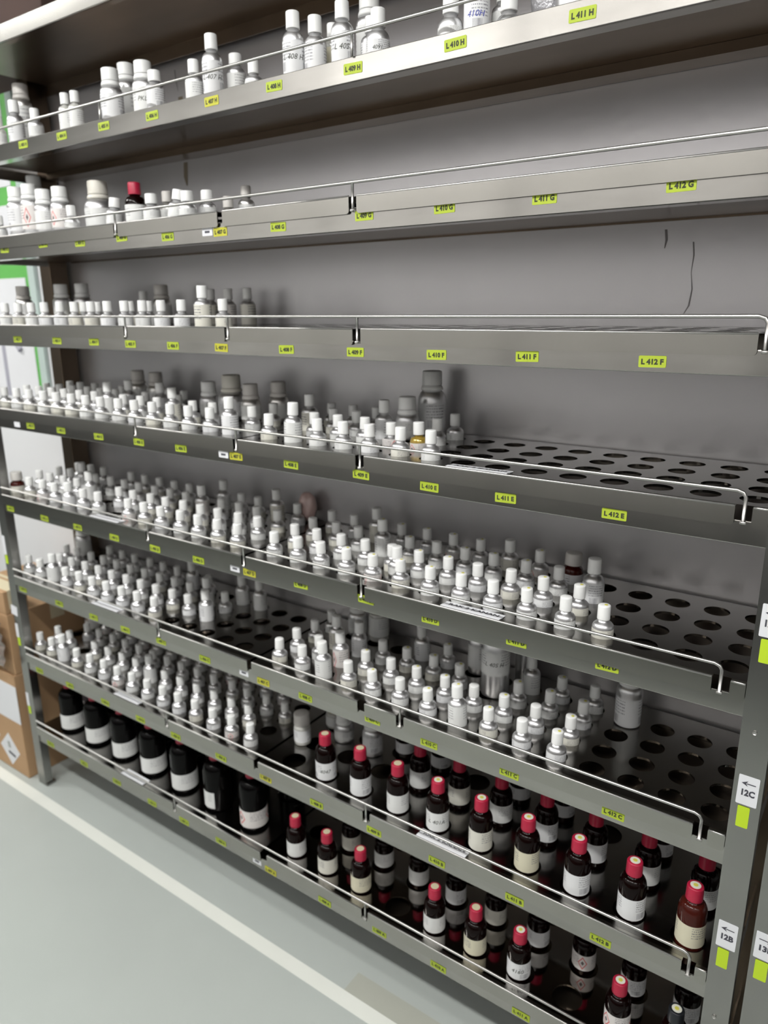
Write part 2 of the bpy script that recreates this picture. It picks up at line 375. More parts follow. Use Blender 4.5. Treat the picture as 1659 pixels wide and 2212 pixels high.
# ------------------------------------------------------------------ lift-out trays with holes
LX = [-0.566-0.0972*(14-c) for c in range(15)]
RX = [-0.3995+0.0975*(c-15) for c in range(15, 30)]
COLX = LX + RX
ROWS = {'E': [0.072, 0.170, 0.268, 0.372], 'C': [0.0715, 0.162, 0.255, 0.352]}
def rows(k): return ROWS['C'] if k in 'CB' else ROWS['E']
BX = [-0.362+0.1448*i for i in range(10)]
BY = [0.078, 0.202, 0.330]
AX = [-1.785+0.197*i for i in range(7)]
AY = [0.100, 0.310]
def hole_plate(bm, x0, x1, y0, y1, z, xs, ys, r, th=0.004):
    """flat sheet with round holes, short turned-down rims"""
    def mids(a, lo, hi): return [lo] + [(a[i]+a[i+1])/2 for i in range(len(a)-1)] + [hi]
    ex, ey = mids(xs, xs[0]-min(max(0.048, r+0.006), xs[0]-x0), xs[-1]+min(0.07, x1-xs[-1])), mids(ys, max(y0, ys[0]-0.06), min(y1, ys[-1]+0.07))
    cache = {}
    def V(x, y, zz):
        q = (round(x, 5), round(y, 5), round(zz, 5))
        if q not in cache: cache[q] = bm.verts.new(W(x, y, zz))
        return cache[q]
    for i, cx in enumerate(xs):
        for j, cy in enumerate(ys):
            a, b, c, d = ex[i], ex[i+1], ey[j], ey[j+1]
            n = 24; ring, sq = [], []
            for t in range(n):
                th_ = 2*math.pi*(t+0.5)/n
                ring.append((cx+r*math.cos(th_), cy+r*math.sin(th_)))
                dx, dy = math.cos(th_), math.sin(th_)
                s = min((b-cx)/dx if dx > 0 else (a-cx)/dx if dx < 0 else 9, (d-cy)/dy if dy > 0 else (c-cy)/dy if dy < 0 else 9)
                sq.append((cx+dx*s, cy+dy*s))
            for t in range(n):
                p, q = sq[t], sq[(t+1) % n]; r1, r2 = ring[t], ring[(t+1) % n]
                vs = [V(*r1, z), V(*p, z)]
                # corner of the cell between two rays
                for (ccx, ccy) in ((a, c), (b, c), (b, d), (a, d)):
                    if abs(p[0]-q[0]) > 1e-6 and abs(p[1]-q[1]) > 1e-6 and min(p[0], q[0])-1e-6 <= ccx <= max(p[0], q[0])+1e-6 and min(p[1], q[1])-1e-6 <= ccy <= max(p[1], q[1])+1e-6: vs.append(V(ccx, ccy, z))
                vs += [V(*q, z), V(*r2, z)]
                try: bm.faces.new(vs)
                except ValueError: pass
                try: bm.faces.new([V(*r2, z), V(*r2, z-0.006), V(*r1, z-0.006), V(*r1, z)])
                except ValueError: pass
    # border strips
    def quad(xa, xb, ya, yb):
        if xb-xa > 1e-4 and yb-ya > 1e-4: bm.faces.new([V(xa, ya, z), V(xb, ya, z), V(xb, yb, z), V(xa, yb, z)])
    quad(x0, x1, y0, ey[0]); quad(x0, x1, ey[-1], y1); quad(x0, ex[0], ey[0], ey[-1]); quad(ex[-1], x1, ey[0], ey[-1])
    bm.normal_update()
GAPS = {'G': [(-0.967, -0.947), (-0.486, -0.466), (-0.014, 0.010), (0.944, 0.966)], 'F': [(-0.966, -0.948), (-0.486, -0.466), (-0.010, 0.016), (0.944, 0.966)],
        'E': [(-0.966, -0.948), (-0.480, -0.460), (-0.008, 0.020), (0.940, 0.972)], 'D': [(-0.955, -0.937), (-0.476, -0.456), (-0.010, 0.016), (0.936, 0.972)],
        'C': [(-0.947, -0.929), (-0.480, -0.460), (-0.018, 0.008), (0.122, 0.148), (0.934, 0.966)], 'B': [(-0.951, -0.933), (-0.478, -0.458), (-0.006, 0.022), (0.946, 0.976)],
        'A': [(-0.953, -0.935), (-0.462, -0.442), (-0.018, 0.008)]}
def rounded_plate(bm, xa, xb, za, zb, y, th, rl, rr):
    """upright lip plate with rounded lower corners"""
    pts = [(xa, zb), (xa, za+rl)]
    for t in range(1, 5): a = math.pi+math.pi/2*t/4; pts.append((xa+rl+rl*math.cos(a), za+rl+rl*math.sin(a)))
    for t in range(0, 5): a = 1.5*math.pi+math.pi/2*t/4; pts.append((xb-rr+rr*math.cos(a), za+rr+rr*math.sin(a)))
    pts.append((xb, zb))
    f = [bm.verts.new(W(px, y, pz)) for px, pz in pts]; g = [bm.verts.new(W(px, y+th, pz)) for px, pz in pts]
    bm.faces.new(f); bm.faces.new(g[::-1])
    for i in range(len(f)): j = (i+1) % len(f); bm.faces.new((f[j], f[i], g[i], g[j]))
    bm.normal_update()
SHELFWORD = {'H': 'topmost bottle shelf', 'G': 'second shelf from the top', 'F': 'third shelf from the top', 'E': 'fourth shelf from the top', 'D': 'fifth shelf from the top', 'C': 'third shelf from the bottom', 'B': 'second shelf from the bottom', 'A': 'bottom shelf'}
for k in 'GFEDCBA':
    zt = ZT[k]
    for side, (xa, xb) in (('left', (X0+0.002, -0.475)), ('right', (-0.467, X1-0.001))):
        big = k in 'AB' and side == 'right'
        t = thing('perforated_tray', W(xa, 0.0, zt-0.045), f'steel tray with {"large" if big or k=="A" else "small"} round holes, {side} half, {SHELFWORD[k]}', 'tray', 'lift-out trays on the rack shelves')
        base = Vector(t.location)
        bm = bmesh.new()
        if big: hole_plate(bm, xa, xb, 0.012, 0.452, zt, BX, BY, 0.042)
        elif k == 'A': hole_plate(bm, xa, xb, 0.012, 0.452, zt, AX, AY, 0.058)
        elif side == 'left':
            hole_plate(bm, -1.963, xb, 0.0390, 0.452, zt, LX, rows(k), 0.0315)
            box(bm, (xa, 0.012, zt-0.0015), (xb, 0.0390, zt)); box(bm, (-1.963, 0.039, zt-0.045), (-1.9615, 0.452, zt))
        else: hole_plate(bm, xa, xb, 0.012, 0.452, zt, RX, rows(k), 0.0315)
        # side walls of the tray
        if side == 'right' or k == 'A': box(bm, (xa, 0.012, zt-0.045), (xa+0.0015, 0.452, zt))
        box(bm, (xb-0.0015, 0.012, zt-0.045), (xb, 0.452, zt))
        bmesh.ops.translate(bm, verts=bm.verts, vec=-base)
        obj('perforated_sheet', bm, MIRROR if k == 'A' and side == 'right' else TRAY, t)
        mg = [g for g in GAPS[k] if g[0] < -0.47 and g[1] > -0.475 or (g[0] > -0.49 and g[1] < -0.43)][0]
        xl0 = xa; xr0 = xb
        if side == 'left': xr0 = min(xb, mg[0])
        else: xl0 = max(xa, mg[1])
        edges = [xl0]
        for g0, g1 in GAPS[k]:
            if xl0 < g0-0.01 and g1 < xr0-0.01: edges += [g0, g1]
        edges.append(xr0)
        for i in range(0, len(edges), 2):
            bm = bmesh.new(); rounded_plate(bm, edges[i], edges[i+1], zt-0.041, zt, -0.0025, 0.0035, 0.008 if i else 0.002, 0.008)
            box(bm, (edges[i], 0.0, zt-0.0015), (edges[i+1], 0.012, zt-0.0002))
            bmesh.ops.translate(bm, verts=bm.verts, vec=-base)
            lip = obj('front_lip', bm, LIP, t)
            bm = bmesh.new(); tube(bm, [W(edges[i]+0.001, -0.0005, zt-0.0005), W(edges[i+1]-0.001, -0.0005, zt-0.0005)], 0.0027*U, 8)
            bmesh.ops.translate(bm, verts=bm.verts, vec=-base); obj('rolled_edge', bm, ROD, lip, smooth=True)

# ------------------------------------------------------------------ shelf tags
TAGS = {'H': [(403, -1.432, -0.018), (404, -1.2, -0.02), (405, -0.972, -0.021), (406, -0.739, -0.024), (407, -0.485, -0.023), (408, -0.252, -0.023), (409, 0.002, -0.025), (410, 0.28, -0.025), (411, 0.563, -0.026)],
'G': [(402, -1.645, -0.049), (403, -1.387, -0.046), (404, -1.165, -0.05), (405, -0.937, -0.048), (406, -0.713, -0.054), (407, -0.483, -0.054), (408, -0.259, -0.055), (409, 0.029, -0.050), (410, 0.258, -0.050), (411, 0.502, -0.050), (412, 0.778, -0.050)],
'F': [(402, -1.64, -0.053), (403, -1.374, -0.054), (404, -1.148, -0.054), (405, -0.945, -0.057), (406, -0.73, -0.058), (407, -0.51, -0.059), (408, -0.248, -0.058), (409, -0.006, -0.059), (410, 0.241, -0.059), (411, 0.478, -0.056), (412, 0.753, -0.058)],
'E': [(402, -1.633, -0.055), (403, -1.421, -0.055), (404, -1.183, -0.057), (405, -0.952, -0.055), (406, -0.733, -0.055), (407, -0.476, -0.054), (408, -0.249, -0.054), (409, 0.006, -0.053), (410, 0.224, -0.058), (411, 0.438, -0.057), (412, 0.7, -0.057)],
'D': [(401, -1.883, -0.057), (402, -1.622, -0.059), (403, -1.39, -0.058), (404, -1.156, -0.06), (405, -0.919, -0.06), (406, -0.69, -0.058), (407, -0.448, -0.054), (408, -0.23, -0.050), (409, 0.016, -0.046), (410, 0.231, -0.050), (411, 0.482, -0.049), (412, 0.711, -0.049)],
'C': [(401, -1.878, -0.055), (402, -1.599, -0.057), (403, -1.356, -0.06), (404, -1.151, -0.062), (405, -0.936, -0.053), (406, -0.698, -0.058), (407, -0.414, -0.06), (408, -0.23, -0.057), (409, 0.033, -0.050), (410, 0.23, -0.055), (411, 0.478, -0.053), (412, 0.754, -0.055)],
'B': [(401, -1.839, -0.062), (402, -1.603, -0.063), (403, -1.348, -0.062), (404, -1.116, -0.062), (405, -0.903, -0.061), (406, -0.653, -0.058), (407, -0.43, -0.055), (408, -0.2, -0.06), (409, 0.033, -0.059), (410, 0.261, -0.059), (411, 0.51, -0.060), (412, 0.75, -0.058)],
'A': [(401, -1.836, -0.061), (402, -1.572, -0.063), (403, -1.333, -0.06), (404, -1.098, -0.064), (405, -0.9, -0.064), (406, -0.69, -0.06), (407, -0.432, -0.064), (408, -0.18, -0.062), (409, 0.049, -0.057), (410, 0.271, -0.061), (411, 0.546, -0.062)]}
rng = random.Random(3)
def sticker(x, z, w, h, m, text, ty, rot, tcol=INK, y=YBM-0.0008, th=0.0006, name='shelf_tag', tw=0.82, tz=None, arrow=0):
    """paper sticker with rounded corners on the rack front; returns the part"""
    bm = bmesh.new(); c, s = math.cos(rot), math.sin(rot)
    def P(a, b, yy): return W(x + a*c - b*s, yy, z + a*s + b*c)
    pts = []
    rc = 0.0022
    for (ux, uz, a0) in ((1, 1, 0), (-1, 1, 90), (-1, -1, 180), (1, -1, 270)):
        for q in range(3):
            a = math.radians(a0+45*q); pts.append((ux*(w/2-rc)+rc*math.cos(a), uz*(h/2-rc)+rc*math.sin(a)))
    f = [bm.verts.new(P(a, b, y)) for a, b in pts]; g = [bm.verts.new(P(a, b, y+th)) for a, b in pts]
    bm.faces.new(f[::-1]); bm.faces.new(g)
    for i in range(len(f)): j = (i+1) % len(f); bm.faces.new((f[i], f[j], g[j], g[i]))
    bm.normal_update()
    o = rk(name, bm, m)
    ex = (W(c, 0, s)-W(0, 0, 0)).normalized(); ez = (W(-s, 0, c)-W(0, 0, 0)).normalized()
    if text:
        bm = bmesh.new()
        flat_text(bm, text, P(-w*tw/2, tz if tz is not None else -ty/2, y-0.0004), ex, ez, ty*U, w*tw*U, bold=0.05)
        t = obj('tag_text', bm, tcol, o)
    if arrow:
        bm = bmesh.new(); az = h*0.24; aw = w*0.34
        q = [bm.verts.new(P(arrow*a, az+b, y-0.0004)) for a, b in ((-aw, -0.0012), (aw*0.25, -0.0012), (aw*0.25, 0.0012), (-aw, 0.0012))]
        bm.faces.new(q if arrow < 0 else q[::-1])
        q = [bm.verts.new(P(arrow*a, az+b, y-0.0004)) for a, b in ((aw*0.1, -0.0065), (aw, 0), (aw*0.1, 0.0065), (aw*0.35, 0))]
        bm.faces.new(q if arrow < 0 else q[::-1])
        bm.normal_update(); obj('arrow_print', bm, tcol, o)
    return o
for k in 'HGFEDCBA':
    for n, x, dz in TAGS[k]:
        if dz > -0.0528 and k in 'GDCB': dz = 2*dz+0.041+0.01175       # upper edge tucked under the tray lip
        yel = n == 407 and k in 'HGFEDCBA'
        sticker(x, ZT[k]+dz, 0.055, 0.0235, TAGY if yel else TAG, f'L {n} {k}', 0.0105, rng.uniform(-0.03, 0.03), y=YBM-0.0010)
for k, x, dz, tx in (('G', -0.537, -0.051, '1'), ('E', -1.732, -0.058, ''), ('E', -0.532, -0.054, '1'), ('D', -0.514, -0.053, '2'), ('C', -0.504, -0.053, '2'), ('A', -0.499, -0.055, '2')):
    sticker(x, ZT[k]+dz, 0.042, 0.021, PAPER, None, 0.01, 0, name='white_tag')
    if tx:
        bm = bmesh.new(); box(bm, (x-0.010, YBM-0.0014, ZT[k]+dz-0.003), (x+0.010, YBM-0.0008, ZT[k]+dz+0.003)); rk('black_mark', bm, INKG)
# placards on the posts
def placard(x, z, text, w=0.041, arrow=-1):
    sticker(x, z, w, 0.071, PAPER, text, 0.0145, -0.01, y=-0.0012, name='bay_placard', tw=0.70, tz=-0.012, arrow=arrow, tcol=INKG)
    sticker(x-0.003, z-0.071/2-0.0305, 0.024, 0.052, LIME, None, 0, 0.0, y=-0.0012, name='lime_square')
for z, s_ in ((-0.6095, '12D'), (-1.001, '12C'), (-1.3825, '12B')): placard(1.0325, z, s_)
placard(1.0325, -1.765, '12A')
for z in (-0.995, -1.404, -1.755): 
    sticker(-1.976, z, 0.022, 0.088 if z > -1.2 else 0.068, PAPER, None, 0, 0, y=-0.0012, name='bay_placard')
    sticker(-1.972, z-0.066 if z > -1.2 else z-0.055, 0.020, 0.040, LIME, None, 0, 0, y=-0.0012, name='lime_square')
sticker(-1.975, -1.306, 0.05, 0.046, PAPER, None, 0, -0.1, y=-0.0014, name='bay_placard')
for z in (-0.861, -0.5, -1.62): 
    bm = bmesh.new(); tube(bm, [W(1.030, -0.003, z), W(1.030, 0.001, z)], 0.0045*U, 12); rk('bolt', bm, ROD, smooth=True)
# neighbouring rack on the right
nb = thing('storage_rack', W(1.3, 0.2, ZF), 'front post of the next steel rack at the right edge, bearing placard 13B', 'rack')
def nbp(name, bm, m):
    o = obj(name, bm, m); o.parent = nb; o.matrix_parent_inverse = Matrix.Translation(-Vector(nb.location)); return o
bm = bmesh.new(); s = 0.006
xa = 1.0835; xb = xa+0.075
box(bm, (xa, 0, ZF), (xb, s, 1.02)); box(bm, (xa, s, ZF), (xa+s, 0.05, 1.02)); box(bm, (xb-s, s, ZF), (xb, 0.05, 1.02)); nbp('post', bm, POSTM)
bm = bmesh.new(); box(bm, (xa, 0.41, ZF), (xb, 0.455, 1.02)); nbp('post', bm, POSTM)
for k in 'HGFEDCBA':
    bm = bmesh.new(); box(bm, (xb, 0.004, ZB[k]), (xb+0.7, 0.010, ZT[k])); nbp('front_beam', bm, STEEL)
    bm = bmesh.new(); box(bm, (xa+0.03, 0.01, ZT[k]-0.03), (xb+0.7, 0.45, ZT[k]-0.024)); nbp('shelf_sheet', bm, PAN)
_rk = rk
def rk(name, bm, m, smooth=False, parent=None): return nbp(name, bm, m)
sticker(1.1105, -1.370, 0.043, 0.071, PAPER, '13B', 0.0145, -0.01, y=-0.0012, name='bay_placard', tw=0.70, tz=-0.012, arrow=1, tcol=INKG)
sticker(1.108, -1.370-0.066, 0.026, 0.052, LIME, None, 0, 0, y=-0.0012, name='lime_square')
rk = _rk
# strips of paper lying along the tray fronts
def strip(k, xa, xb, text, lab, fold=True):
    zt = ZT[k]
    t = thing('paper_strip', W((xa+xb)/2, 0.018, zt), lab, 'paper strip', 'paper strips on the tray fronts')
    bm = bmesh.new(); w = (xb-xa)/2*U
    boxm(bm, Vector((-w, -0.0125, 0.0019)), Vector((w, -0.003, 0.0023))); boxm(bm, Vector((-w, -0.002, 0.0008)), Vector((w, 0.014, 0.0012)))
    obj('paper', bm, PAPER, t)
    if text:
        bm = bmesh.new(); flat_text(bm, text, Vector((-w*0.84, 0.0005, 0.0015)), X, Y, 0.0085, w*1.70, bold=0.03); obj('strip_text', bm, INKG, t)
strip('E', 0.272, 0.440, 'RAK 2 KANAN', 'white paper strip lettered RAK 2 KANAN on the empty right tray, fourth shelf from top')
strip('D', 0.262, 0.434, 'RAK 2 KANAN', 'white paper strip lettered RAK 2 KANAN before white-capped bottles, fifth shelf from top')
strip('B', 0.190, 0.355, 'RAK 2 KANAN', 'white paper strip lettered RAK 2 KANAN in front of red-capped bottles')
strip('D', -1.300, -1.125, '', 'blank white paper strip at the left front of the fifth shelf from top')
strip('C', -1.355, -1.190, '', 'blank white paper strip at the left front of the third shelf from bottom')
strip('B', -1.275, -1.120, '', 'blank white paper strip at the left front of the second shelf from bottom')
strip('A', -1.290, -1.145, '', 'blank white paper strip at the left front of the bottom shelf')

# stains and scuffs on the sheet behind the bottles
def stain(pts, w, m=STAINM):
    bm = bmesh.new(); n = len(pts)
    L_ = [bm.verts.new(W(x-w*(0.6+0.4*math.sin(i*2.1)), DB-0.0008, z)) for i, (x, z) in enumerate(pts)]; R_ = [bm.verts.new(W(x+w*(0.6+0.4*math.cos(i*1.7)), DB-0.0008, z)) for i, (x, z) in enumerate(pts)]
    for i in range(n-1): bm.faces.new((L_[i], R_[i], R_[i+1], L_[i+1]))
    bm.normal_update(); rk('drip_mark', bm, m)
SCR = mat('scratch_grey', (0.20, 0.19, 0.19), 0.45, 0.5)
stain([(-1.163, 0.84), (-1.158, 0.80), (-1.152, 0.77)], 0.003, SCR); stain([(-1.145, 0.75), (-1.140, 0.70), (-1.135, 0.65), (-1.13, 0.62)], 0.016); stain([(-1.143, 0.53), (-1.142, 0.48), (-1.14, 0.45)], 0.014)
stain([(0.698, 0.152), (0.703, 0.12), (0.700, 0.08), (0.706, 0.04), (0.702, 0.0), (0.690, -0.022)], 0.0022, SCR)
stain([(0.629, 0.185), (0.634, 0.16), (0.630, 0.14)], 0.004, SCR)

# ------------------------------------------------------------------ bottles
_cache = {}
def cached(key, fn):
    if key not in _cache: _cache[key] = fn()
    return _cache[key]
# type: body radius, neck radius, cap radius, cap height, shoulder height, body material, cap material, words
T = {
 's': (0.0255, 0.0130, 0.0152, 0.0350, 0.014, ALU, CAPW, 'small aluminium bottle with white cap', 'alu'),
 'k': (0.0270, 0.0150, 0.0190, 0.0300, 0.014, ALU, CAPW, 'aluminium bottle with broad white cap', 'alu'),
 'n': (0.0265, 0.0135, 0.0160, 0.0360, 0.016, ALU, CAPW, 'medium aluminium bottle with white cap', 'alu'),
 'm': (0.0265, 0.0135, 0.0162, 0.0370, 0.018, ALU, CAPW, 'tall slim aluminium bottle with white cap', 'alu'),
 'L': (0.0285, 0.0150, 0.0180, 0.0400, 0.022, ALU, CAPW, 'tall aluminium bottle with long white cap', 'alu'),
 'v': (0.0240, 0.0110, 0.0145, 0.0350, 0.016, CLEAR, CAPW, 'small clear glass vial with white cap', 'glass'),
 'w': (0.0350, 0.0240, 0.0262, 0.0360, 0.020, ALU, CAPW, 'wide-necked aluminium canister with white screw cap', 'collar'),
 'c': (0.0350, 0.0240, 0.0262, 0.0360, 0.020, ALUD, CAPG, 'wide-necked grey canister with grey screw cap', 'collar'),
 'q': (0.0500, 0.0300, 0.0335, 0.0440, 0.030, ALU, CAPC, 'large white canister with cream screw cap', 'collar'),
 'X': (0.0425, 0.0270, 0.0300, 0.0420, 0.034, ALU, CAPW, 'big aluminium canister with handwritten label', 'collar'),
 'r': (0.0340, 0.0170, 0.0200, 0.0370, 0.030, AMBER, CAPR, 'dark amber glass bottle with red cap', 'glass'),
 'R': (0.0340, 0.0170, 0.0200, 0.0370, 0.030, AMBER2, CAPR, 'red-brown glass bottle with red cap', 'glass'),
 'z': (0.0340, 0.0170, 0.0200, 0.0370, 0.030, AMBER, CAPK, 'dark amber glass bottle with black cap', 'glass'),
 'K': (0.0520, 0.0190, 0.0230, 0.0360, 0.040, BLACKG, CAPR, 'large black glass bottle with red cap', 'glass'),
 'b': (0.0300, 0.0190, 0.0235, 0.0350, 0.016, AMBER2, CAPG, 'brown glass bottle with wide grey-white cap', 'glass'),
 'o': (0.0260, 0.0120, 0.0160, 0.0350, 0.016, GOLD, CAPW, 'small gold-tinted glass bottle with white cap', 'glass'),
 'g': (0.0260, 0.0130, 0.0165, 0.0330, 0.016, ALUD, CAPG, 'dull grey aluminium bottle with grey cap', 'alu'),
 'j': (0.0350, 0.0260, 0.0290, 0.0260, 0.010, CLEAR, LIDY, 'clear glass jar with yellowed lid', 'glass'),
 'a': (0.0300, 0.0250, 0.0290, 0.0400, 0.010, CLEAR, CAPG, 'tall white cylinder bottle wrapped in clear film with grey lid', 'alu'),
}
def body_mesh(ty, H):
    br, nr, cr, ch, sh, bm_, cm_, wd_, st = T[ty]
    hb = H-ch-0.006-sh if st != 'collar' else H-ch-0.016-sh
    p = [(0, 0), (br*0.88, 0), (br*0.97, 0.002), (br, 0.006), (br, hb)]
    for i in range(1, 8):
        t = i/7; a = t*math.pi/2
        if st == 'glass': rr = nr+(br-nr)*(math.cos(a)**0.8 if t < 1 else 0); zz = hb+sh*math.sin(a)
        else: rr = nr+(br-nr)*(1-(1-math.cos(a*1.0))**1.0 if 0 else math.cos(a)**1.15 if t < 1 else 0); zz = hb+sh*(math.sin(a)*0.75+0.25*t)
        p.append((rr, zz))
    p.append((nr, H-ch+0.002)); p.append((0, H-ch+0.002))
    bm = bmesh.new(); lathe(bm, p, 28); return finish(bm, 'bottle_body', bm_, smooth=True)
def cap_mesh(ty, H):
    br, nr, cr, ch, sh, bm_, cm_, wd_, st = T[ty]
    z0 = H-ch
    bm = bmesh.new(); n = 48 if cr > 0.019 else 28
    lathe(bm, [(cr*0.80, z0), (cr, z0), (cr, z0+0.0015), (cr*0.97, H-0.003), (cr*0.93, H-0.0008), (cr*0.86, H), (0, H)], n, rib=cr > 0.019, ribd=cr*0.016)
    return finish(bm, 'cap', cm_, smooth=True)
def collar_mesh(ty, H):
    br, nr, cr, ch, sh, bm_, cm_, wd_, st = T[ty]; z0 = H-ch
    bm = bmesh.new(); lathe(bm, [(nr, z0-0.001), (cr*1.01, z0-0.002), (cr*1.12, z0-0.010), (cr*1.12, z0-0.015), (nr, z0-0.016)], 32)
    return finish(bm, 'tamper_collar', cm_, smooth=True)
def label_mesh(ty, H, z0, z1, arc, kind):
    br = T[ty][0]
    bm = bmesh.new(); r = br*1.012
    lathe(bm, [(r, z0), (r, z0+(z1-z0)*0.5), (r, z1)], 30, arc=arc)
    return finish(bm, 'label', LAB[kind], smooth=True)
def disc_mesh(cr, H, r, m, off=0.0):
    bm = bmesh.new(); lathe(bm, [(r, H), (r, H+0.0007), (0, H+0.0007)], 16)
    bmesh.ops.translate(bm, verts=bm.verts, vec=(off*U, 0, 0))
    return finish(bm, 'cap_sticker', m)
def bottle(ty, x, y, z, H, label, group, rot=None, kind='plain', lz=None, dot=None, tilt=None, hand=None, ink=INK, arc=None, small=False, name=None):
    br, nr, cr, ch, sh, bm_, cm_, wd_, st = T[ty]
    H = round(H, 3)
    nm = name or {'r': 'amber_bottle', 'R': 'amber_bottle', 'z': 'amber_bottle', 'K': 'amber_bottle', 'b': 'brown_bottle', 'v': 'glass_vial', 'o': 'glass_bottle', 'j': 'glass_jar', 'w': 'canister', 'c': 'canister', 'q': 'canister', 'X': 'canister'}.get(ty, 'aluminium_bottle')
    # face the label roughly to the aisle (towards the viewer) with small random turns
    va = math.atan2(-1.55-y, 1.187-x)+math.pi/2          # labels were turned towards the middle of the aisle
    a = va + (rot if rot is not None else rng.uniform(-0.7, 0.7))
    t = thing(nm, W(x, y, z), label, 'jar' if ty == 'j' else 'bottle', group, rotz=a)
    if tilt: t.rotation_euler = (tilt[0], tilt[1], a)
    link(cached(('b', ty, H), lambda: body_mesh(ty, H)), 'bottle_body', t)
    cp = link(cached(('c', ty, H), lambda: cap_mesh(ty, H)), 'cap', t)
    if st == 'collar': link(cached(('k', ty, H), lambda: collar_mesh(ty, H)), 'tamper_collar', t)
    if lz is None:
        hb = H-ch-0.006-sh if st != 'collar' else H-ch-0.016-sh
        lz = (hb*0.22, hb*0.97)
    lz = (round(lz[0], 3), round(lz[1], 3))
    arc = arc or (-math.pi*0.5-2.5, -math.pi*0.5+2.5)
    if lz[1] > lz[0]:
        lb = link(cached(('l', ty, H, lz, arc, kind), lambda: label_mesh(ty, H, lz[0], lz[1], arc, kind)), 'label', t)
        if hand:
            bm = bmesh.new(); wrap_text(bm, hand, br*1.022, -math.pi/2-0.12+va-a, lz[0]+(lz[1]-lz[0])*0.42, min(0.013, (lz[1]-lz[0])*0.24), bold=0.0, slant=0.25)
            obj('handwriting', bm, ink, lb)
    if dot: link(cached(('d', ty, H, dot), lambda: disc_mesh(cr, H, {'y': 0.0042, 'c': 0.0125, 'w': 0.0125}[dot], {'y': YDOT, 'c': DOT, 'w': DOTW}[dot], 0.004 if dot == 'y' else 0)), 'cap_sticker', cp)
    if dot == 'w': link(cached(('dd', ty, H), lambda: disc_mesh(cr, H+0.0007, 0.0055, YDOT)), 'yellow_spot', cp)
    return t

SINK = 0.0525
ROWW = ['front row', 'second row', 'third row', 'back row']
GRID = {
 'F': [".ssssssssssssms...............", ".....ss.ss....................", "..............................", "......m...mmm................."],
 'E': ["sssssssssssssssmssss..........", "ssssssmsssmsss.ssss...........", "ssssssmmss..s.smsssms.........", "sss.ssmss.s.s..s.s..s........."],
 'D': ["nsssnss.sssssssssssssssssss...", "ssssm.sssssssssssssssssss.....", "ssmsssssssmsssssssmsssss......", "sss.sssss.mssmsssmssssnsb....."],
 'C': ["ssmsssssss.....ssmssssmsss....", ".ssssssssssm...ssmsssssssss...", "ssssssssssms...s.mssss.sss....", "..ssssssms.mm..s...m.s..mss..."],
 'B': ["ssmssssssssssss...............", "ss.ssssmssssss................", ".ssssssssssssss...............", "ssssssssssssss................"],
}
# corrections read off hole by hole
def setc(k, r, c, ch):
    row = GRID[k][r]; GRID[k][r] = row[:c]+ch+row[c+1:]
G_ = GRID
G_['E'][0] = "ssssssssssssssm" + "smsssss........"
G_['E'][1] = "ssssssmsssmss.s" + ".sss.o........."
G_['E'][2] = "ssssssmsms....s" + "mssm.s........."
G_['E'][3] = "sss.sssss......" + "sss..s........."
G_['D'][0] = "bsssnss.sssssss" + "ssssssssssss..."
G_['D'][1] = "ssssm.sssssssss" + "sssssssssss...."
G_['D'][2] = "ssmsssssssmssss" + "sssmssssss....."
G_['D'][3] = "sss.sssss.mssms" + "ssmssssnsb....."
G_['C'][0] = "ssmsssssss....." + "ssmssssmsss...."
G_['C'][1] = ".ssssssssssm..." + "ssmssssssss...."
G_['C'][2] = "ssssssssssms..." + "smmssss.sss...."
G_['C'][3] = "..ssssssms.mm.." + "s...ms..mss...."
G_['B'][0] = "ssmssssssssssss" + "..............."
G_['B'][1] = "ss.ssssmssssss." + "..............."
G_['B'][2] = ".ssssssssssssss" + "..............."
G_['B'][3] = ".sssssssssssss." + "..............."
VIS = {'s': 0.074, 'n': 0.090, 'm': 0.115, 'o': 0.075, 'b': 0.085}
ORD = ['', 'first', 'second', 'third', 'fourth', 'fifth', 'sixth', 'seventh', 'eighth', 'ninth', 'tenth', 'eleventh', 'twelfth', 'thirteenth', 'fourteenth', 'fifteenth', 'sixteenth', 'seventeenth', 'eighteenth', 'nineteenth', 'twentieth']
ORD += ['twenty-'+o for o in ORD[1:10]] + ['thirtieth']
SHORT = {'s': 'small aluminium bottle, white cap', 'n': 'medium aluminium bottle, white cap', 'm': 'tall slim aluminium bottle, white cap', 'o': 'gold-tinted glass bottle, white cap', 'b': 'brown glass bottle, grey-white cap'}
for k in 'FEDCB':
    for j in range(4):
        row = GRID[k][j]; occ = [c for c in range(30) if row[c] != '.']
        for n, c in enumerate(occ):
            ty = row[c]; x = COLX[c]; y = rows(k)[j]
            vis = VIS[ty] + {'F': 0.008}.get(k, 0) + rng.uniform(-0.0015, 0.0015)*0
            side = ('leftmost' if n == 0 else 'rightmost' if n == len(occ)-1 else f'{ORD[n+1]} from left')
            lab = f'{SHORT[ty]}, {ROWW[j]} of shelf {k}, {side}'
            kind = rng.choice(['plain', 'plain', 'bars', 'text']) if rng.random() > 0.06 else 'hazard'
            H = SINK+vis
            rightish = x > -0.2
            bottle(ty, x+rng.uniform(-0.002, 0.002), y+rng.uniform(-0.002, 0.002), ZT[k]-SINK+0.0008, H, lab, f'bottles standing in the holes of shelf {k}', kind=kind,
                   dot='y' if rightish and rng.random() < 0.6 and k in 'DC' else None, lz=(0.040, H-0.0565) if ty != 'b' else None,
                   tilt=(rng.uniform(-0.03, 0.03), rng.uniform(-0.03, 0.03)))
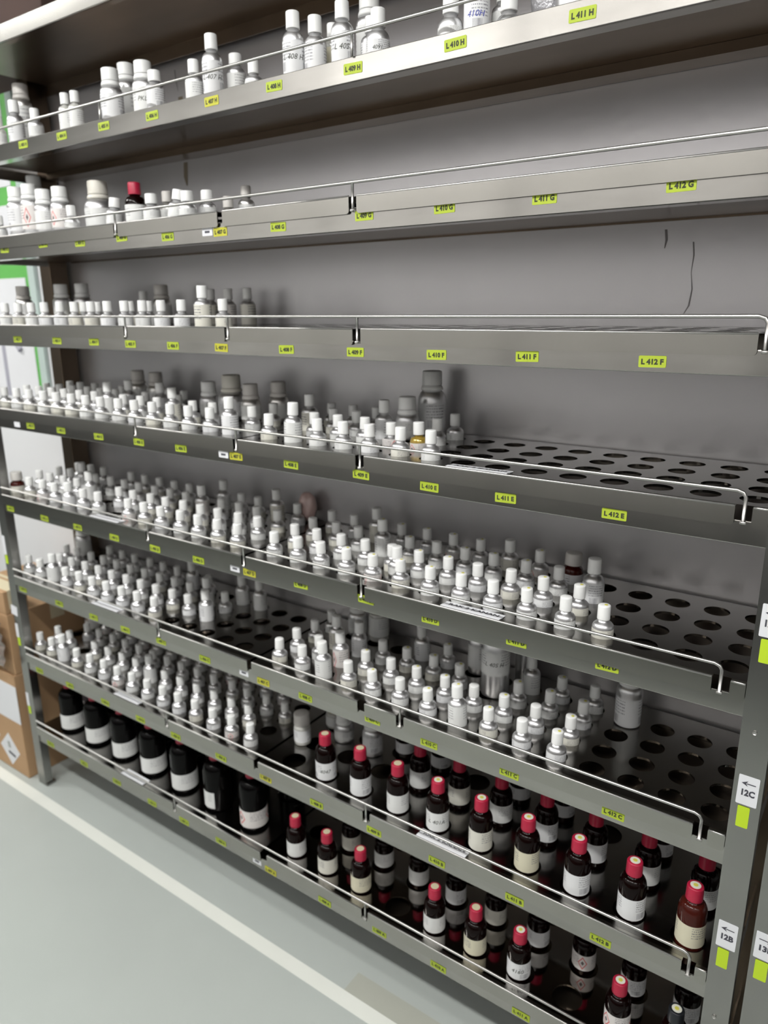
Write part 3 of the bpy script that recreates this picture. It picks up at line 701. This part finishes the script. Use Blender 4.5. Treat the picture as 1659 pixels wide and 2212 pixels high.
# larger bottles that stand on the trays: type, x, y, height above the tray, label, options
def stand(k, ty, x, y, h, lab, group=None, **kw):
    z = 0.5672 if k == 'H' else ZT[k]+0.0004
    return bottle(ty, x, y, z, h-(0.5672-0.59 if k == 'H' else 0), lab, group, **kw)
# shelf H (heights measured over 0.59)
H_ = [('v', -1.690, 0.070, 0.098, 'pale glass vial at the far left end of the top bottle shelf', {}),
 ('L', -1.592, 0.080, 0.138, 'long white-capped aluminium bottle in front of grey-capped canister, top bottle shelf', {'kind': 'bars'}),
 ('c', -1.680, 0.165, 0.222, 'grey-capped canister behind long white-capped bottle at left of top bottle shelf', {}),
 ('s', -1.458, 0.075, 0.092, 'short white-capped bottle between grey-capped canister and paired vials, top bottle shelf', {}),
 ('v', -1.285, 0.085, 0.116, 'left of two clear square-labelled vials side by side, top bottle shelf', {}),
 ('v', -1.228, 0.085, 0.114, 'right of two clear square-labelled vials side by side, top bottle shelf', {}),
 ('w', -1.022, 0.080, 0.144, 'white screw-cap canister with loose bent label beside the rail post, top bottle shelf', {'kind': 'bars'}),
 ('w', -1.062, 0.172, 0.186, 'white canister second from left in the canister group, top bottle shelf', {}),
 ('w', -0.872, 0.090, 0.141, 'rightmost white canister of the group, handwritten label, top bottle shelf', {'hand': 'PKL.1'}),
 ('k', -0.797, 0.070, 0.099, 'white-labelled small bottle right against the canister group, top bottle shelf', {'kind': 'bars'}),
 ('n', -0.645, 0.090, 0.106, 'slim silver bottle left of the tallest handwritten bottle, top bottle shelf', {}),
 ('L', -0.568, 0.092, 0.157, 'tall silver bottle with barcode and handwriting, left half of top bottle shelf', {'kind': 'bars', 'hand': 'L 407 H'}),
 ('k', -0.536, 0.152, 0.116, 'dull silver bottle half hidden right behind tall barcode bottle, top bottle shelf', {}),
 ('s', -0.430, 0.115, 0.075, 'short bottle standing alone left of tag 408 on top bottle shelf', {}),
 ('L', -0.253, 0.085, 0.147, 'tall silver bottle with black handwriting above tag 408, top bottle shelf', {'kind': 'bars', 'hand': 'L 408 H'}),
 ('L', -0.196, 0.105, 0.131, 'bottle with sideways barcode right of tall handwritten one, top bottle shelf', {'kind': 'bars'}),
 ('v', -0.195, 0.175, 0.132, 'pale yellowish glass vial behind two tall bottles, top bottle shelf', {'kind': 'cream'}),
 ('L', -0.095, 0.090, 0.139, 'tallest silver bottle with L 40S handwriting and barcode, top bottle shelf', {'kind': 'bars', 'hand': 'L 40S'}),
 ('w', -0.095, 0.205, 0.186, 'large white ribbed-cap canister rising behind two bottles, top bottle shelf', {}),
 ('n', -0.035, 0.130, 0.104, 'small silver bottle squeezed between canister and handwritten bottle, top bottle shelf', {'kind': 'bars'}),
 ('L', 0.020, 0.082, 0.097, 'silver bottle with barcode and looping handwriting above tag 409, top bottle shelf', {'kind': 'bars', 'hand': '4091'}),
 ('L', 0.228, 0.070, 0.080, 'white-labelled bottle directly over tag L 410 H', {}),
 ('L', 0.286, 0.085, 0.125, 'bottle with blue handwriting 410H and barcode, top bottle shelf', {'kind': 'bars', 'hand': '410H', 'ink': INKB}),
 ('s', 0.322, 0.140, 0.098, 'bottle peeping out behind the blue-handwritten one, top bottle shelf', {}),
 ('L', 0.372, 0.070, 0.056, 'bottle with long white cap between blue-written bottle and silver wrap', {}),
 ('X', 0.510, 0.100, 0.150, 'large silver bottle left of tag L 411 H', {'lz': (0, 0)}),
 ('X', 0.600, 0.140, 0.150, 'large silver bottle partly hidden behind tag L 411 H', {'lz': (0, 0)})]
for ty, x, y, h, lab, kw in H_: stand('H', ty, x, y, h, lab, 'bottles on the top bottle shelf', **kw)
G__ = [('s', -1.760, 0.060, 0.086, 'small white-capped bottle at the far left end of shelf G', {}),
 ('w', -1.665, 0.085, 0.180, 'tall white canister with barcode, leftmost of the canisters on shelf G', {'kind': 'bars'}),
 ('w', -1.700, 0.185, 0.235, 'tallest canister, behind the leftmost canisters of shelf G', {}),
 ('w', -1.572, 0.085, 0.181, 'white canister with red hazard diamonds on shelf G', {'kind': 'hazard'}),
 ('w', -1.484, 0.085, 0.156, 'white canister with a line of print, third from left on shelf G', {'kind': 'plain'}),
 ('w', -1.388, 0.090, 0.157, 'white canister with pink printed label left of slim bottle, shelf G', {'kind': 'hazard'}),
 ('s', -1.275, 0.055, 0.083, 'slim white-capped bottle left of the cream-capped canister, shelf G', {}),
 ('q', -1.240, 0.145, 0.168, 'large white canister with cream cap in the middle of shelf G group', {}),
 ('k', -1.080, 0.085, 0.094, 'short bottle leaning between cream-capped canister and red-capped bottle, shelf G', {'tilt': (0.02, 0.1)}),
 ('r', -0.965, 0.090, 0.131, 'only red-capped dark bottle on shelf G', {'kind': 'plain', 'lz': (0.0, 0.062)}),
 ('k', -0.873, 0.080, 0.088, 'white-capped bottle just right of the red-capped bottle, shelf G', {}),
 ('g', -0.905, 0.170, 0.108, 'grey-capped bottle behind the one beside the red-capped bottle, shelf G', {}),
 ('k', -0.765, 0.085, 0.092, 'leaning white-capped bottle in the right part of shelf G group', {'tilt': (0.0, 0.16)}),
 ('k', -0.702, 0.080, 0.081, 'white-capped bottle next to the leaning one, shelf G', {}),
 ('k', -0.690, 0.150, 0.090, 'bottle mostly hidden behind the rightmost front bottle, shelf G', {}),
 ('g', -0.640, 0.190, 0.072, 'low grey bottle behind the lip gap near tag L 407 G', {}),
 ('g', -0.620, 0.250, 0.108, 'lone grey bottle at the back, rightmost on shelf G', {})]
for ty, x, y, h, lab, kw in G__: stand('G', ty, x, y, h, lab, 'bottles on shelf G', **kw)
def st2(k, lst, grp):
    for ty, x, y, h, lab, kw in lst: stand(k, ty, x, y, h, lab, grp, **kw)
st2('F', [('c', -1.880, 0.185, 0.150, 'grey canister at the left end of shelf F behind small bottles', {}),
 ('w', -1.700, 0.245, 0.155, 'left of two cream-white canisters rising behind small bottles, shelf F', {}),
 ('w', -1.600, 0.275, 0.156, 'right of two cream-white canisters rising behind small bottles, shelf F', {'kind': 'cream'}),
 ('c', -1.213, 0.360, 0.144, 'dim grey canister at the back of shelf F, above tag 406', {})], 'canisters on shelf F')
st2('E', [('c', -1.400, 0.355, 0.145, 'dim canister against the back, leftmost of a pair on shelf E', {}),
 ('c', -1.280, 0.350, 0.143, 'dim canister against the back, right one of a pair on shelf E', {}),
 ('w', -0.905, 0.290, 0.130, 'silver canister with glinting cap in the middle left of shelf E', {}),
 ('q', -0.795, 0.300, 0.158, 'tall white canister behind the front bottle over tag 407, shelf E', {'kind': 'bars'}),
 ('c', -0.675, 0.275, 0.134, 'grey-capped canister right of the tall white canister, shelf E', {}),
 ('c', -0.605, 0.340, 0.140, 'grey-capped canister third in the row of large canisters, shelf E', {}),
 ('w', -0.030, 0.285, 0.128, 'white ribbed-cap canister in front of the biggest canister, shelf E', {}),
 ('X', -0.005, 0.385, 0.198, 'biggest canister with dark text label at the back of shelf E', {'kind': 'bars'})], 'canisters on shelf E')
bottle('s', -0.0095+0.002, 0.168, ZT['E']-SINK+0.0005, 0.120, 'small bottle with red diamond label between white-labelled bottles, shelf E', 'labelled bottles on shelf E', kind='hazard', rot=0.9, lz=(0.04, 0.075))
bottle('n', 0.035, 0.133, ZT['D']+0.0004, 0.088, 'white bottle standing off the holes behind the fifth right front bottle, shelf D', None, kind='plain')
bottle('L', 0.576, 0.270, ZT['D']-SINK+0.0005, SINK+0.116, 'largest silver bottle at the right end of shelf D, barcode label', None, kind='bars', lz=(0.045, 0.105))
st2('C', [('w', -1.925, 0.345, 0.150, 'grey-white canister in the far left back corner of shelf C', {}),
 ('w', -0.30, 0.375, 0.140, 'left of two dim canisters behind tag 409, shelf C', {}),
 ('j', -0.215, 0.385, 0.135, 'dim glass jar right of the dim canister behind tag 409, shelf C', {}),
 ('w', 0.190, 0.370, 0.175, 'white canister left behind the big handwritten canister, shelf C', {}),
 ('X', 0.295, 0.275, 0.240, 'big aluminium canister with handwritten label standing among small bottles, shelf C', {'hand': 'L 40S H', 'kind': 'plain', 'lz': (0.075, 0.150), 'rot': 0.15}),
 ('L', 0.332, 0.402, 0.200, 'tall silver bottle close behind the big handwritten canister, shelf C', {'lz': (0, 0)}),
 ('w', 0.678, 0.335, 0.172, 'white-labelled barcode canister standing alone at the right of shelf C', {'kind': 'bars', 'lz': (0.004, 0.088)})], 'large bottles on shelf C')
st2('B', [('c', -1.925, 0.345, 0.120, 'grey-capped canister in the far left back corner of shelf B', {}),
 ('a', -0.412, 0.180, 0.118, 'white film-wrapped cylinder beside the empty hole, left end of right tray, shelf B', {'kind': 'bars'}),
 ('j', -0.385, 0.335, 0.090, 'glass jar with yellow lid behind the film-wrapped cylinder, shelf B', {}),
 ('w', -0.300, 0.280, 0.120, 'white canister left behind the first red-capped bottle, shelf B', {}),
 ('w', -0.165, 0.270, 0.150, 'silver label-wrapped canister behind the second red-capped bottle, shelf B', {'kind': 'bars'})], 'canisters on shelf B')
nx = ['first', 'second', 'third', 'fourth', 'fifth', 'sixth', 'seventh', 'eighth', 'ninth']
# red-capped amber bottles on B
for i in range(1, 10):
    last = i == 9
    bottle('R' if last else 'r', BX[i]+0.003, BY[0]-0.004, ZT['B']-0.050, 0.050+0.161, f'{"reddish-brown" if last else "dark amber"} bottle with red cap, front row of shelf B, {"rightmost by the post" if last else nx[i-1]+" from left"}', 'red-capped bottles on shelf B',
           kind=['bars', 'bars', 'plain', 'plain', 'text', 'cream', 'bars', 'bars', 'cream'][i-1], lz=(0.056, 0.118), dot='w' if i > 3 else 'c', rot=rng.uniform(-0.5, 0.5), hand={4: 'L 401A', 1: '4047'}.get(i))
for n, i in enumerate(range(3, 10)):
    bottle('r', BX[i]+0.004, BY[1], ZT['B']-0.050, 0.050+0.161, f'dark amber bottle, red cap under the beam, second row of shelf B, {"leftmost" if n==0 else nx[n]+" from left"}', 'red-capped bottles in second row of shelf B', kind=['plain', 'text', 'plain', 'bars', 'bars', 'plain', 'plain'][n], lz=(0.068, 0.126), dot='c', rot=rng.uniform(-0.5, 0.5))
for n, i in enumerate((2, 3, 5, 6, 8)):
    bottle('r', BX[i]+0.006, BY[2], ZT['B']-0.050, 0.050+0.155, f'shadowed dark bottle with white label, back row of shelf B, {"leftmost" if n==0 else nx[n]+" from left"}', 'dark bottles in back row of shelf B', kind='bars', lz=(0.070, 0.110), rot=rng.uniform(-0.5, 0.5))
# shelf A right
for n, i in enumerate((0, 1, 2, 4, 5, 6, 8, 9)):
    bottle('z' if i == 9 else 'r', BX[i]-0.0045, BY[0]-0.003, ZT['A']-0.050, 0.050+0.153, f'dark amber bottle with {"black" if i==9 else "red"} cap, front row of bottom shelf, {"rightmost" if i==9 else ("leftmost" if n==0 else nx[n]+" from left")}', 'capped amber bottles on bottom shelf',
           kind=['plain', 'text', 'cream', 'plain', 'cream', 'bars', 'hazard', 'plain'][n], lz=(0.056, 0.112), dot='w' if i > 5 else 'c', rot=rng.uniform(-0.5, 0.5), hand={6: '4160'}.get(i))
for n, i in enumerate((1, 2, 3, 4, 5, 6, 7, 8, 9)):
    bottle('r', BX[i]-0.002, BY[1]+0.005, ZT['A']-0.010, 0.010+0.150, f'dark bottle with pale label, second row of bottom shelf, {"leftmost" if n==0 else nx[n]+" from left"}', 'dark bottles in second row of bottom shelf', kind=['text', 'plain', 'plain', 'bars', 'text', 'bars', 'hazard', 'bars', 'bars'][n], lz=(0.022, 0.075), rot=rng.uniform(-0.5, 0.5))
# big black bottles on A left
for i, x in enumerate(AX):
    bottle('K', x, AY[0], ZT['A']-0.050, 0.050+0.245, f'large black glass bottle on bottom shelf, {"leftmost" if i==0 else "rightmost, pink print on its label" if i==6 else nx[i]+" from left"}', 'large black bottles on bottom shelf',
           kind='hazard' if i == 6 else 'plain', lz=(0.066, 0.136), rot=-0.55 if i != 5 else -0.2, arc=None if i != 5 else (-math.pi/2-1.3, -math.pi/2-0.1))
for i, x in enumerate(AX[1:]):
    bottle('K', x, AY[1]+0.001, ZT['A']-0.050, 0.050+0.235, f'large black glass bottle in shadow behind, back row of bottom shelf, {"leftmost" if i==0 else nx[i]+" from left"}', 'large black bottles in back row of bottom shelf', kind='plain', lz=(0.070, 0.071), rot=2.6)

# ------------------------------------------------------------------ bags and wraps
def crumple(name, c, size, m, label, cat, seed, amp=0.22, sub=4, rot=0.0):
    bm = bmesh.new(); bmesh.ops.create_icosphere(bm, subdivisions=sub, radius=1.0)
    rg = random.Random(seed); ds = [Vector((rg.gauss(0, 1), rg.gauss(0, 1), rg.gauss(0, 1))) for _ in range(26)]
    for v in bm.verts:
        p = v.co.copy(); s = sum(abs(math.sin(p.dot(d)*1.6)) for d in ds)/26
        v.co = p*(1-amp+2*amp*(s-0.3))
    zmin = min(v.co.z for v in bm.verts)
    for v in bm.verts: v.co = Vector((v.co.x*size[0]*U, v.co.y*size[1]*U, (v.co.z-zmin)*size[2]*U))
    o = obj(name, bm, m, smooth=False, loc=W(*c)); o.rotation_euler = (0, 0, rot)
    return tag(o, label, cat)
crumple('plastic_bag', (-0.560, 0.420, ZT['D']+0.001), (0.038, 0.030, 0.062), PINK, 'crumpled pinkish plastic bag behind bottles at the middle back of shelf D', 'plastic bag', 4)
crumple('bubble_wrap_parcel', (-1.872, 0.265, ZT['A']+0.001), (0.066, 0.090, 0.125), PURPLE, 'mauve bubble-wrapped parcel at the left back end of the bottom shelf', 'parcel', 9, amp=0.10)
crumple('bubble_wrap_parcel', (0.425, 0.150, 0.5672), (0.040, 0.030, 0.085), BUBBLE, 'silver crinkled wrap between bottles near tag L 411 H on the top bottle shelf', 'parcel', 12, amp=0.12)

# ------------------------------------------------------------------ cartons left of the rack
def carton(name, a, b, label, m=CARD, flap=True):
    t = thing(name, W((a[0]+b[0])/2, (a[1]+b[1])/2, a[2]), label, 'box'); base = Vector(t.location)
    bm = bmesh.new(); box(bm, a, b, 0.003); bmesh.ops.translate(bm, verts=bm.verts, vec=-base); obj('carton_body', bm, m, t)
    bm = bmesh.new(); ym = (a[1]+b[1])/2; box(bm, (a[0]-0.0005, ym-0.035, b[2]-0.001), (b[0]+0.0005, ym+0.035, b[2]+0.001)); box(bm, (b[0]-0.0002, ym-0.035, b[2]-0.09), (b[0]+0.001, ym+0.035, b[2]+0.001))
    bmesh.ops.translate(bm, verts=bm.verts, vec=-base); obj('packing_tape', bm, DOT, t)
    return t, base
t1, b1 = carton('cardboard_box', (-2.70, -0.012, ZF), (-2.056, 0.50, -1.66), 'brown cardboard box on the floor left of the rack with white papers on its front')
def onbox(t, base, x0, x1, z0, z1, rot, name, y=-0.0135, m=PAPER):
    bm = bmesh.new(); cx, cz = (x0+x1)/2, (z0+z1)/2; w, h = (x1-x0)/2, (z1-z0)/2; c, s = math.cos(rot), math.sin(rot)
    q = [(a*c-b*s+cx, a*s+b*c+cz) for a, b in ((-w, -h), (w, -h), (w, h), (-w, h))]
    f = [bm.verts.new(W(a, y, b)-base) for a, b in q]; g = [bm.verts.new(W(a, y+0.0012, b)-base) for a, b in q]
    bm.faces.new(f); bm.faces.new(g[::-1])
    for i in range(4): j = (i+1) % 4; bm.faces.new((f[j], f[i], g[i], g[j]))
    bm.normal_update(); return obj(name, bm, m, t)
onbox(t1, b1, -2.66, -2.052, -1.915, -1.715, 0, 'delivery_paper')
onbox(t1, b1, -2.262, -2.136, -2.160, -2.034, 0.785, 'hazard_placard')
lp = onbox(t1, b1, -2.215, -2.155, -2.128, -2.114, -0.2, 'placard_print', y=-0.0145, m=INKG); onbox(t1, b1, -2.212, -2.190, -2.090, -2.055, 0.2, 'placard_print', y=-0.0145, m=mat('pale_grey_ink', (0.35, 0.37, 0.36), 0.6))
onbox(t1, b1, -2.43, -2.31, -2.11, -1.99, 0.785, 'hazard_placard')
t2, b2 = carton('cardboard_box', (-2.68, 0.0, -1.6585), (-2.058, 0.49, -1.354), 'brown cardboard box stacked on the floor box left of the rack, plastic film over it')
t3, b3 = carton('cardboard_box', (-2.68, 0.0, -1.3525), (-2.062, 0.112, -1.240), 'shallow brown cardboard box topmost of the stack beside the left post')
bm = bmesh.new()
nx_, nz_ = 26, 20; rg = random.Random(5); vs = []
for i in range(nx_+1):
    for j in range(nz_+1):
        a, b = i/nx_, j/nz_
        x = -2.60+0.545*a; z = -1.62+0.25*b + 0.012*math.sin(9*a)
        y = -0.022 - 0.012*abs(math.sin(7*a+5*b)) - 0.010*abs(math.sin(13*b-6*a)) - 0.008*rg.random()
        vs.append(bm.verts.new(W(x, y, z)))
for i in range(nx_):
    for j in range(nz_):
        q = i*(nz_+1)+j; bm.faces.new((vs[q], vs[q+nz_+1], vs[q+nz_+2], vs[q+1]))
bm.normal_update()
geo = bm.faces[:]; bmesh.ops.solidify(bm, geom=geo, thickness=0.0012)
o = obj('plastic_film_sheet', bm, FILM); tag(o, 'wrinkled clear plastic film hanging over the front of the stacked boxes', 'plastic film')
t4, b4 = carton('cardboard_box', (-2.60, 0.08, 0.927), (-1.35, 0.44, 1.30), 'dark brown box lying on top of the rack at the upper left corner', CARD2)
# notice board on the wall beyond the left end of the rack
bd = thing('notice_board', W(-3.2, YB-0.008, -0.4), 'green notice board with white sheets on the wall left of the rack', 'notice board')
def bdp(name, a, b, m, bev=0.0):
    bm = bmesh.new(); box(bm, a, b, bev); bmesh.ops.translate(bm, verts=bm.verts, vec=-Vector(bd.location)); return obj(name, bm, m, bd)
bdp('board_panel', (-4.2, YB-0.014, -0.55), (-2.54, YB-0.001, 1.2), GREEN)
bdp('board_frame', (-2.545, YB-0.022, -0.57), (-2.485, YB-0.001, 1.22), FRAMEG, 0.002); bdp('board_frame', (-4.2, YB-0.022, -0.60), (-2.545, YB-0.001, -0.55), FRAMEG, 0.002)
for (xa, xb, za, zb) in ((-3.6, -2.60, 0.60, 1.1), (-3.6, -2.60, 0.235, 0.515), (-3.6, -2.58, -0.50, 0.165)):
    bdp('white_sheet', (xa, YB-0.017, za), (xb, YB-0.0145, zb), PAPER, 0.001)
GREYI = mat('pale_print', (0.36, 0.36, 0.42), 0.6)
bdp('printed_bar', (-2.90, YB-0.0185, -0.45), (-2.865, YB-0.0172, -0.05), GREYI); 
bm = bmesh.new(); tube(bm, [W(-2.79, YB-0.022, -0.10), W(-2.70, YB-0.022, -0.20)], 0.012, 10); bmesh.ops.translate(bm, verts=bm.verts, vec=-Vector(bd.location)); obj('marker_pen', bm, GREYI, bd, smooth=True)
# unseen cabinets added behind the viewer, tones set for what the rack steel reflects
CABU = mat('pale_reflection_tone', (0.70, 0.685, 0.69), 0.5)  # pale upper tone of the added cabinets, brightens the upper beam reflections
for i in range(9):
    x = -8.0+i*1.43
    t = thing('reflection_cabinet', W(x, -3.25, ZF), 'unseen two-tone cabinet added across the aisle for the steel to reflect', 'cabinet', 'cabinets added across the aisle for reflections')
    bm = bmesh.new(); boxm(bm, Vector((0, 0, 0)), Vector((0.99, 0.40, 2.74)), 0.004); obj('cabinet_body', bm, DARKM, t)
    for s in (0, 1):
        for (za, zb, mm, nm) in ((0.04, 0.78, DARKM, 'lower_door'), (0.80, 2.70, CABU, 'upper_door')):
            bm = bmesh.new(); boxm(bm, Vector((0.015+s*0.485, 0.40, za)), Vector((0.490+s*0.485, 0.415, zb)), 0.003); d = obj(nm, bm, mm, t)
            bm = bmesh.new(); tube(bm, [Vector((0.44+s*0.11, 0.43, (za+zb)/2-0.06)), Vector((0.44+s*0.11, 0.43, (za+zb)/2+0.06))], 0.005, 8); obj('handle', bm, ROD, d, smooth=True)
